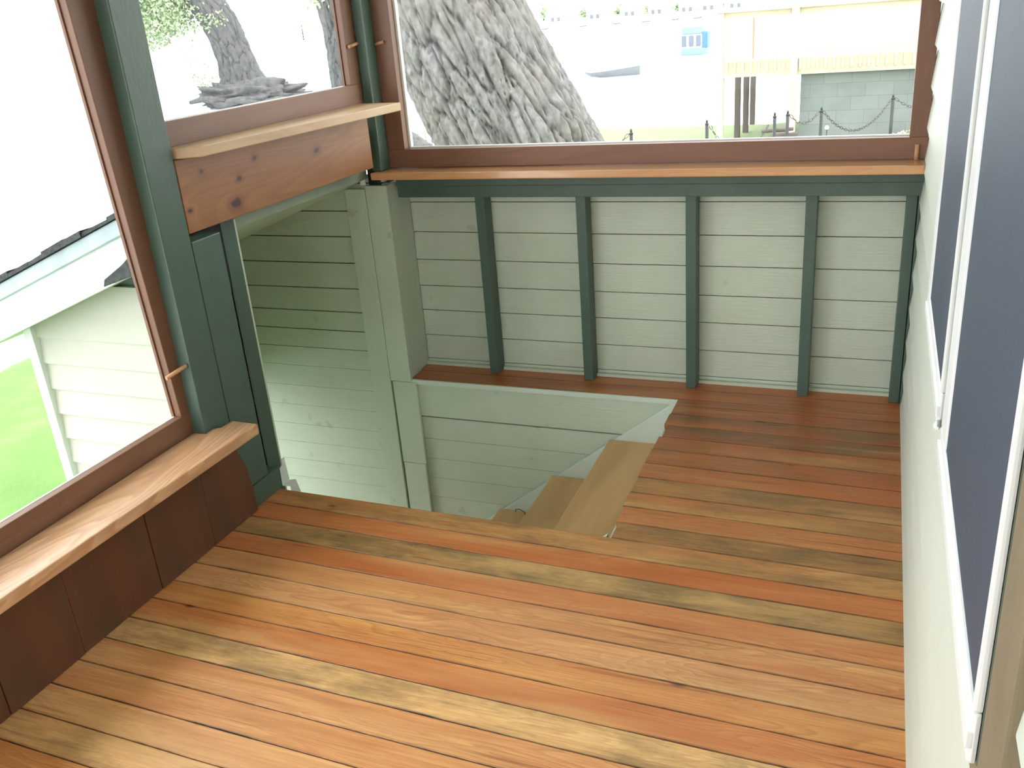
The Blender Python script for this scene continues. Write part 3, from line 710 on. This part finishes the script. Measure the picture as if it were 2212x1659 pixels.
for k in range(170):
    cx = rn.uniform(-38.2, -32.4); top = rn.uniform(2.6, 6.5); ln = rn.uniform(.8, 3.6) * (1.0 if cx > -36 else 1.5)
    for j in range(16):
        z = top - ln * j / 15
        if z < .4 + (cx + 37.5) * .28: break
        leaves(bm, (cx + .15 * math.sin(z * 2 + k), TY - 1 + rn.uniform(-1, 1), z), (.16, .3, .12), 6, .20, 0, rn)
for c in ((-31.9, 2.9), (-31.5, 2.3), (-31.0, 1.95), (-32.6, .3), (-31.9, -.6), (-31.9, -.9), (-30.2, 2.2), (-32.2, 1.2)): leaves(bm, (c[0], TY - 1.4, c[1]), (.30, .3, .25), 50, .15, 0, rn)
tag(obj('foliage', bm, LEAF, w_), 'hanging pale green leaves', None, None, 'stuff')
w_ = empty('shore_tree', (-24.2, TY, -2.0), 'slimmer leaning tree trunk at the right of the small window', 'tree')
bm = trunk([(-24.3, TY, -2.3), (-24.4, TY, -1.0), (-24.45, TY, .3), (-24.5, TY, 1.3), (-24.7, TY, 2.6), (-25.1, TY, 4.4), (-25.6, TY, 6.5)], [.50, .44, .38, .38, .40, .36, .3], 70, 120, 4.2, 1.1, .09, 8, (), .15)
obj('trunk', bm, BARK_FAR, w_)
bm = NB(); leaves(bm, (-25.2, TY - .6, 5.2), (.9, .5, .9), 260, .28, 0, rn); leaves(bm, (-24.7, TY - .6, 2.65), (.25, .3, .15), 50, .22, 0, rn); tag(obj('foliage', bm, LEAF, w_), 'pale green leaves', None, None, 'stuff')
# root mound
bm = NB(); bmesh.ops.create_icosphere(bm, subdivisions=5, radius=1)
rl_ = bm.loops.layers.float_color.new('ridge')
for v in bm.verts:
    c = v.co.copy(); n_ = noise.noise(Vector((c.x * 2.2, c.y * 2, c.z * 5))) * .35 + noise.noise(c * 7) * .16 + noise.noise(c * 16) * .07
    v.co = Vector((c.x * 3.0 * (1 + n_) , c.y * 1.6 * (1 + n_), c.z * .85 * (1 + n_ * 1.2) + (-.12 * c.x)))
for f in bm.faces:
    f.smooth = True
    for l in f.loops: l[rl_] = (.6, .6, .6, 1)
bmesh.ops.translate(bm, verts=bm.verts[:], vec=(-29.6, TY - .7, -1.72))
obj('root_mound', bm, BARK_FAR, willow)
bm = NB()
for k in range(7):
    a = Vector((-32.2 + k * .7, TY - 2.4, -1.75 - .03 * k)); pts = [a + Vector((t * 2.4, .2 * math.sin(t * 5 + k), .16 * math.sin(t * 3 + k * 2))) for t in [0, .25, .5, .75, 1]]
    tube(bm, pts, [.10, .16, .15, .10, .04], 8)
rl_ = bm.loops.layers.float_color.new('ridge')
for f in bm.faces:
    for l in f.loops: l[rl_] = (.7, .7, .7, 1)
obj('surface_roots', bm, BARK_FAR, willow)
# fallen log at the shore seen low left of the back window
bm = trunk([(-12.0, 20.5, -1.55), (-10.0, 18.6, -1.50), (-8.6, 17.1, -1.62), (-7.6, 16.6, -1.85)], [.20, .23, .18, .10], 24, 60, 6, 2, .03, 1)
tag(obj('fallen_log', bm, BARK_FAR, base=(-9.5, 18, -1.9)), 'brown fallen log at the lake shore left of the massive trunk', 'log')
bm = NB()
for k in range(26):
    x = -11.9 + k * .17; y = 21.6 - k * .13; tube(bm, [(x, y, -2.2), (x + rn.uniform(-.1, .1), y, -1.55 + rn.uniform(-.1, .25))], [.03, .008], 5)
tag(obj('reeds', bm, flat('dry_reed', (.30, .22, .14)), base=(-9.5, 18, -2.2)), 'dry reeds beside the fallen log', 'reeds', None, 'stuff')

# ------------------------------------------------------------------ neighbour's deck and house
DY = 12.0
d_ = empty('neighbour_deck', (.6, DY, -1.05), 'pale yellow wooden deck on posts with baluster railing, beyond the bollards', 'deck')
def part(name, m, dims, parent, bev=0, label=None):
    bm = NB(); box(bm, *dims, bev); o = obj(name, bm, m, parent)
    if label: o['label'] = label
    return o
part('fascia', DECKWOOD, (-.72, 5.2, DY - .03, DY + .01, .165, .40), d_, .004)
part('deck_boards', DECKWOOD, (-.74, 5.2, DY + .012, 16.9, .36, .40), d_)
part('top_rail', DECKWOOD, (-.85, 5.2, DY - .05, DY + .09, 1.115, 1.152), d_, .004)
part('lower_rail', DECKWOOD, (-.78, 5.2, DY - .0, DY + .035, 1.03, 1.112), d_, .003)
part('corner_post', DECKWOOD_Z, (-.80, -.70, DY - .035, DY + .055, -1.1, 1.113), d_, .004)
part('support_post', DECKWOOD_Z, (.305, .415, DY - .075, DY - .0321, -1.15, 1.113), d_, .004)
part('support_post', DECKWOOD_Z, (3.4, 3.52, DY - .075, DY - .0321, -1.15, 1.113), d_, .004)
bal = None
for k in range(46):
    x = -.645 + k * .122
    if .22 < x < .43 or x > 4.9: continue
    if bal is None:
        bm = NB(); box(bm, -.017, .017, -.067, -.033, 0, .80, .002); bal = obj('baluster', bm, DECKWOOD_Z, d_); o = bal
    else: o = bal.copy(); COL.objects.link(o)
    o.parent = d_; o.location = Vector((x, DY, .235)) - d_.location
for i, p in enumerate(((-.765, 14.03), (-.719, 14.79), (-.761, 16.1))): part('pile', POLEWOOD, (p[0] - .05, p[0] + .05, p[1] - .05, p[1] + .05, -1.25, .355), d_, .01)
# house behind the deck with block basement
h_ = empty('neighbour_house', (3.0, 13.4, -1.05), "neighbour's cream house with grey concrete block basement, behind the yellow deck", 'house')
part('basement_wall', BLOCK, (.46, 6.2, DY + .10, 16.5, -1.15, .355), h_)
HW = flat('cream_white_house_paint', (.86, .84, .72))
part('house_wall', HW, (.30, 6.2, DY + 1.4, 16.5, .405, 3.2), h_)
part('roof', SHINGLE, (.1, 6.4, DY + 1.1, 16.8, 3.2, 3.4), h_)
GLD = flat('dark_window_glass', (.10, .11, .13), .2); SID = flat('grey_window_trim', (.38, .37, .36))
def hwin(x0, x1, z0, z1, nx_=1, mat=GLD):
    w = part('window', HW, (x0 - .03, x1 + .03, DY + 1.37, DY + 1.398, z0 - .03, z1 + .03), h_)
    bm = NB()
    for k in range(nx_): a = x0 + (x1 - x0) * k / nx_; b = x0 + (x1 - x0) * (k + 1) / nx_; box(bm, a + .01, b - .01, DY + 1.355, DY + 1.3695, z0, z1)
    obj('pane', bm, mat, w)
P12 = lambda x, z: (1.669 + (x - 1.669) * 16.59 / 15.19, 1.381 + (z - 1.381) * 16.59 / 15.19)
for (a, b, c, d2) in ((1.24, 1.60, .955, 1.09), (1.70, 1.995, .955, 1.10)):
    q0 = P12(a, c); q1 = P12(b, d2); m_ = (q0[0] + q1[0]) / 2; hwin(q0[0], m_ - .03, q0[1], q1[1]); hwin(m_ + .03, q1[0], q0[1], q1[1])
for (a, b, c, d2) in ((-.20, .0, .70, .95), (.02, .24, .68, 1.0)):
    q0 = P12(a, c); q1 = P12(b, d2)
    if q0[0] > -1: pass
# a latticed gate standing on the open end of the deck
g_ = empty('patio_screen', (-.1, 12.8, .40), 'pale latticed screen standing on the deck behind the railing', 'screen')
LT = flat('pale_lattice', (.60, .58, .54)); 
bm = NB()
for k in range(6): x = -.32 + .09 * k; box(bm, x, x + .012, 12.80, 12.82, .41, .95)
obj('upright', bm, LT, g_)
bm = NB()
for z in (.66, .74, .82, .90): box(bm, -.32, .15, 12.822, 12.83, z, z + .012)
obj('crossbar', bm, LT, g_)
board('downpipe', flat('dull_red_pipe', (.50, .30, .24)), (-.315, -.275, DY + .25, DY + .29, .41, 1.02), 'thin reddish upright behind the deck railing', 'pipe', .004)

# bollards with chains ------------------------------------------------------------
bz = -.1
bl = [(-2.45, 7.75), (-1.281, 8.349), (-.445, 9.029), (.350, 9.569), (.499, 9.723), (.907, 10.003), (1.793, 11.199), (2.6, 11.4)]
bn = ['slim black iron bollard hidden low behind the massive trunk', 'slim black bollard on the grass just right of the massive trunk', 'slim black bollard on the grass left of the deck corner post', 'short black bollard, left one of the pair beside the steps', 'black bollard, right one of the pair, beside the yellow deck post', 'slim dark bollard in front of the left part of the block wall', 'tall dark bollard in front of the right part of the block wall', 'dark bollard beyond the right edge of the back window']
bm = NB(); tube(bm, [(0, 0, -1.02), (0, 0, -.06)], .026, 12); tube(bm, [(0, 0, -.075), (0, 0, -.055), (0, 0, -.045)], [.026, .034, .020], 12); tube(bm, [(0, 0, -.045), (0, 0, -.03), (0, 0, -.015), (0, 0, 0)], [.012, .020, .018, .004], 10)
bp = obj('bollard', bm, DARKMETAL)
for i, (x, y) in enumerate(bl):
    if i in (0, 7): continue
    o = bp if i == 1 else bp.copy()
    if i != 1: COL.objects.link(o)
    o.location = (x, y, bz); o.scale = (.85, .85, 1)
    tag(o, bn[i], 'bollard', 'black bollards along the lawn')
def chain(a, b, sag, label):
    a, b = Vector(a), Vector(b); dr = (b - a).normalized() * .031; a, b = a + dr, b - dr; bm = NB(); L_ = (b - a).length; n = int(L_ / .045)
    for k in range(n):
        t = (k + .5) / n; f = lambda t: a.lerp(b, t) - Vector((0, 0, sag * 4 * t * (1 - t)))
        p, q = f(max(0, t - .62 / n)), f(min(1, t + .62 / n)); d = (q - p).normalized()
        s = d.cross(Vector((0, 0, 1))).normalized() if k % 2 else Vector((0, 0, 1)); s = (s - d * s.dot(d)).normalized()
        ring = [(p + q) / 2 + d * math.cos(u) * .034 + s * math.sin(u) * .017 for u in [2 * math.pi * j / 10 for j in range(11)]]
        tube(bm, ring, .0045, 5, False)
    tag(obj('bollard_chain', bm, flat('rusty_chain', (.10, .08, .08)), base=(a + b) / 2 - Vector((0, 0, sag))), label, 'chain', 'chains between the bollards')
def bt(i, dz=-.06): return (bl[i][0], bl[i][1], bz + dz)
chain(bt(0), bt(1), .32, 'sagging chain running left from the bollard just right of the massive trunk')
chain(bt(2), bt(3), .42, 'sagging chain over the grass between the deck corner and the steps')
chain(bt(4), bt(5), .13, 'short sagging chain beside the yellow deck post')
chain(bt(5), bt(6), .34, 'long sagging chain across the block wall')
chain(bt(6), bt(7), .16, 'chain leaving the back window at its right edge')
# solar light
s_ = empty('garden_light', (.92, 11.30, -1.05), 'tiny garden stake light with a white globe in front of the block wall', 'light')
bm = NB(); tube(bm, [(.92, 11.3, -1.05), (.92, 11.3, -.58)], .008, 8); obj('stake', bm, DARKMETAL, s_)
bm = NB(); bmesh.ops.create_uvsphere(bm, u_segments=14, v_segments=10, radius=.032); bmesh.ops.translate(bm, verts=bm.verts[:], vec=(.92, 11.3, -.55)); obj('globe', bm, WHITE, s_, smooth=True)
# old timbers by the steps
for i, (a, b, r_, lb) in enumerate((((.14, 10.0, -.40), (.56, 9.95, -.37), .030, 'dark timber rail, topmost of the broken steps beside the bollard pair'), ((.22, 10.05, -.52), (.62, 10.0, -.45), .045, 'dark weathered timber, middle of the broken steps'), ((.30, 9.95, -.66), (.66, 9.9, -.60), .035, 'grey weathered timber under the middle one of the broken steps'), ((.26, 9.84, -.80), (.46, 9.82, -.76), .045, 'thick grey timber near the bottom of the broken steps'), ((.52, 9.60, -1.0), (.68, 9.57, -.72), .035, 'slanting timber low beside the foot of the yellow deck post'))):
    bm = NB(); a, b = Vector(a), Vector(b); tube(bm, [a, a.lerp(b, .3) + Vector((0, 0, .01)), a.lerp(b, .7), b], [r_, r_ * 1.15, r_, r_ * .8], 7)
    tag(obj('step_timber', bm, POLEWOOD, base=(a + b) / 2), lb, 'timber', 'old timbers of the broken steps')
STONE = flat('pale_stone', (.62, .60, .55), .8)
for i in range(14):
    bm = NB(); bmesh.ops.create_icosphere(bm, subdivisions=2, radius=1)
    s = rn.uniform(.06, .10)
    for v in bm.verts: v.co = Vector((v.co.x * s * 1.4, v.co.y * s, v.co.z * s * .55)) * (1 + .35 * noise.noise(v.co * 1.7 + Vector((i * 3.1, 0, 0))))
    x = -.40 + .30 * (i % 4) + rn.uniform(-.04, .04); y = 10.2 + .42 * (i // 4) + rn.uniform(-.04, .04)
    bmesh.ops.translate(bm, verts=bm.verts[:], vec=(x, y, land(x, y) + s * .4))
    tag(obj('path_stone', bm, STONE, base=(x, y, land(x, y)), smooth=True), 'pale stone scattered on the ground under the yellow deck', 'stone', 'pale stones under the deck')
# flower bed against the block wall
bm = NB(); n = 40
for i in range(n):
    a = .55 + 2.3 * i / n; b = .55 + 2.3 * (i + 1) / n; h0 = -.98 + .30 * ss(.9, 2.4, a) + .015 * math.sin(i * 2.1); h1 = -.98 + .30 * ss(.9, 2.4, b) + .015 * math.sin(i * 2.1 + 2.1)
    prism(bm, [(a, -1.3), (b, -1.3), (b, h1), (a, h0)], 1, DY - .35, DY + .095)
fbd = empty('flower_bed', (1.6, DY - .1, -1.05)); obj('soil_bank', bm, flat('olive_soil', (.22, .21, .11), .9), fbd)
tag(fbd, 'low olive green planted bank along the foot of the block wall', 'flower bed')
bm = NB()
for k in range(130):
    x = rn.uniform(.9, 2.7); z = -.98 + .30 * ss(.9, 2.4, x) + rn.uniform(.0, .05); s = .010
    bmesh.ops.create_icosphere(bm, subdivisions=1, radius=s, matrix=Matrix.Translation((x, DY - .36 + rn.uniform(0, .3), z)))
tag(obj('blossoms', bm, WHITE, fbd), 'white blossoms', None, None, 'stuff')

# boats on the lake ---------------------------------------------------------------
bm = NB()
A = Vector((-13.05, 45.0, -2.15)); B = Vector((-10.35, 45.9, -2.15)); ax = (B - A).normalized(); sd = Vector((-ax.y, ax.x, 0)); secs = []
for t, wd, zt, zb in ((0, .02, .30, .22), (.12, .35, .26, .05), (.35, .52, .30, .0), (.7, .55, .38, .0), (1, .50, .46, .0)):
    c = A.lerp(B, t) - Vector((0, 0, 0)); secs.append([bm.verts.new(c + sd * wd + Vector((0, 0, zt))), bm.verts.new(c + sd * wd * .75 + Vector((0, 0, zb))), bm.verts.new(c - sd * wd * .75 + Vector((0, 0, zb))), bm.verts.new(c - sd * wd + Vector((0, 0, zt)))])
for a, b in zip(secs, secs[1:]):
    for j in range(3): bm.faces.new((a[j], a[j + 1], b[j + 1], b[j]))
bm.faces.new(secs[-1]); 
for a, b in zip(secs, secs[1:]): bm.faces.new((a[0], a[3], b[3], b[0]))
tag(obj('flat_boat', bm, flat('weathered_boat_grey', (.13, .14, .15)), base=(-11.7, 45.4, -2.15)), 'low grey flat-bottomed boat alone on the white water', 'boat')
p_ = empty('pontoon_boat', (-10.1, 60, -2.1), 'small blue and turquoise canopy boat moored left of the deck', 'boat')
TQ = flat('pale_turquoise_canopy', (.15, .24, .23)); BLU = flat('blue_canvas', (.05, .13, .28)); 
part('hull', TQ, (-11.0, -9.4, 60, 61.8, -2.15, -1.72), p_, .05)
part('canopy', TQ, (-10.95, -9.6, 60, 61.8, -.85, -.42), p_, .06)
bm = NB()
for k in range(3): x = -10.95 + .47 * k; box(bm, x, x + .3, 60.0, 60.1, -1.62, -.95, .04)
obj('side_window', bm, flat('dark_boat_window', (.10, .12, .15)), p_)
part('curtain', flat('light_boat_wall', (.62, .68, .72)), (-10.98, -9.5, 60.12, 61.6, -1.75, -.86), p_, .02)
part('cover', BLU, (-9.62, -9.25, 60, 61, -1.75, -.75), p_, .08)
# far shore: low land and houses with haze painted into their pale colours, docks
bm = NB(); n = 60; prev = None
for i in range(n + 1):
    x = -250 + 450 * i / n; h = .2 + .5 * abs(noise.noise(Vector((x * .05, 0, 0)))) 
    r_ = [bm.verts.new((x, 172, -2.3)), bm.verts.new((x, 173, -2.0 + h)), bm.verts.new((x, 186, -1.2 + h * 3))]
    if prev:
        bm.faces.new((prev[0], r_[0], r_[1], prev[1])); bm.faces.new((prev[1], r_[1], r_[2], prev[2]))
    prev = r_
tag(obj('far_shore', bm, flat('hazy_far_bank', (.62, .72, .60))), 'hazy pale far shore of the lake', 'shore', None, 'structure')
rh = random.Random(21)
HC = [flat('hazed_white_house_paint', (.85, .85, .84)), flat('hazed_blue_house_paint', (.62, .72, .80)), flat('hazed_grey_house_paint', (.70, .70, .72))]; RC = flat('grey_far_roof', (.42, .42, .46))  # house colours paled to stand in for haze across the water
desc = ['white', 'pale blue', 'pale grey']
i = 0
for x in (-58, -50.5, -44, -38.5, -33, -29, -24.5):
    y = 168 + rh.uniform(0, 3); w = rh.uniform(3.0, 4.4); hh = rh.uniform(1.6, 2.6); k = i % 3
    e = empty('far_house', (x, y + 6, -1.6), f'tiny {desc[k]} house on the far shore, {["first","second","third","fourth","fifth","sixth","seventh"][i]} to the right of the massive trunk', 'house', 'tiny houses on the far shore')
    part('walls', HC[k], (x - w / 2, x + w / 2, y + 6, y + 10, -1.9, -1.6 + hh), e)
    bm = NB(); prism(bm, [(x - w / 2 - .3, -1.6 + hh), (x + w / 2 + .3, -1.6 + hh), (x, -1.6 + hh + 1.2)], 1, y + 5.8, y + 10.2); obj('roof', bm, RC, e)
    
    for q in (-.9, .3): part('window', GLD, (x + q, x + q + .6, y + 5.95, y + 5.99, -1.0, -.3), e)
    part('dock', RC, (x - 2.2, x - .6, y - 1, y + 5.5, -2.05, -1.92), e)
    i += 1
for i, (x, s) in enumerate(((-63, 2.6), (-54.3, 1.6), (-47.3, 1.6), (-41.2, 1.4), (-35.7, 1.4), (-31, 1.0), (-26.75, 1.0), (-95, 4), (-120, 4.5), (-140, 4), (-165, 5), (-110, 3.2))):
    y = 182
    e = empty('far_tree', (x, y, -1.4), 'tiny pale leafy tree in haze on the far shore', 'tree', 'pale trees on the far shore')
    bm = NB(); leaves(bm, (x, y, -1.4 + s * .9), (s * .32, s * .3, s * .3), 260, .5, 0, rh); tag(obj('foliage', bm, LEAF, e), None, None, None, 'stuff')
    bm = NB(); tube(bm, [(x, y, -1.6), (x, y, -1.4 + s * .8)], [.18, .08], 6); obj('trunk', bm, BARK_FAR, e)
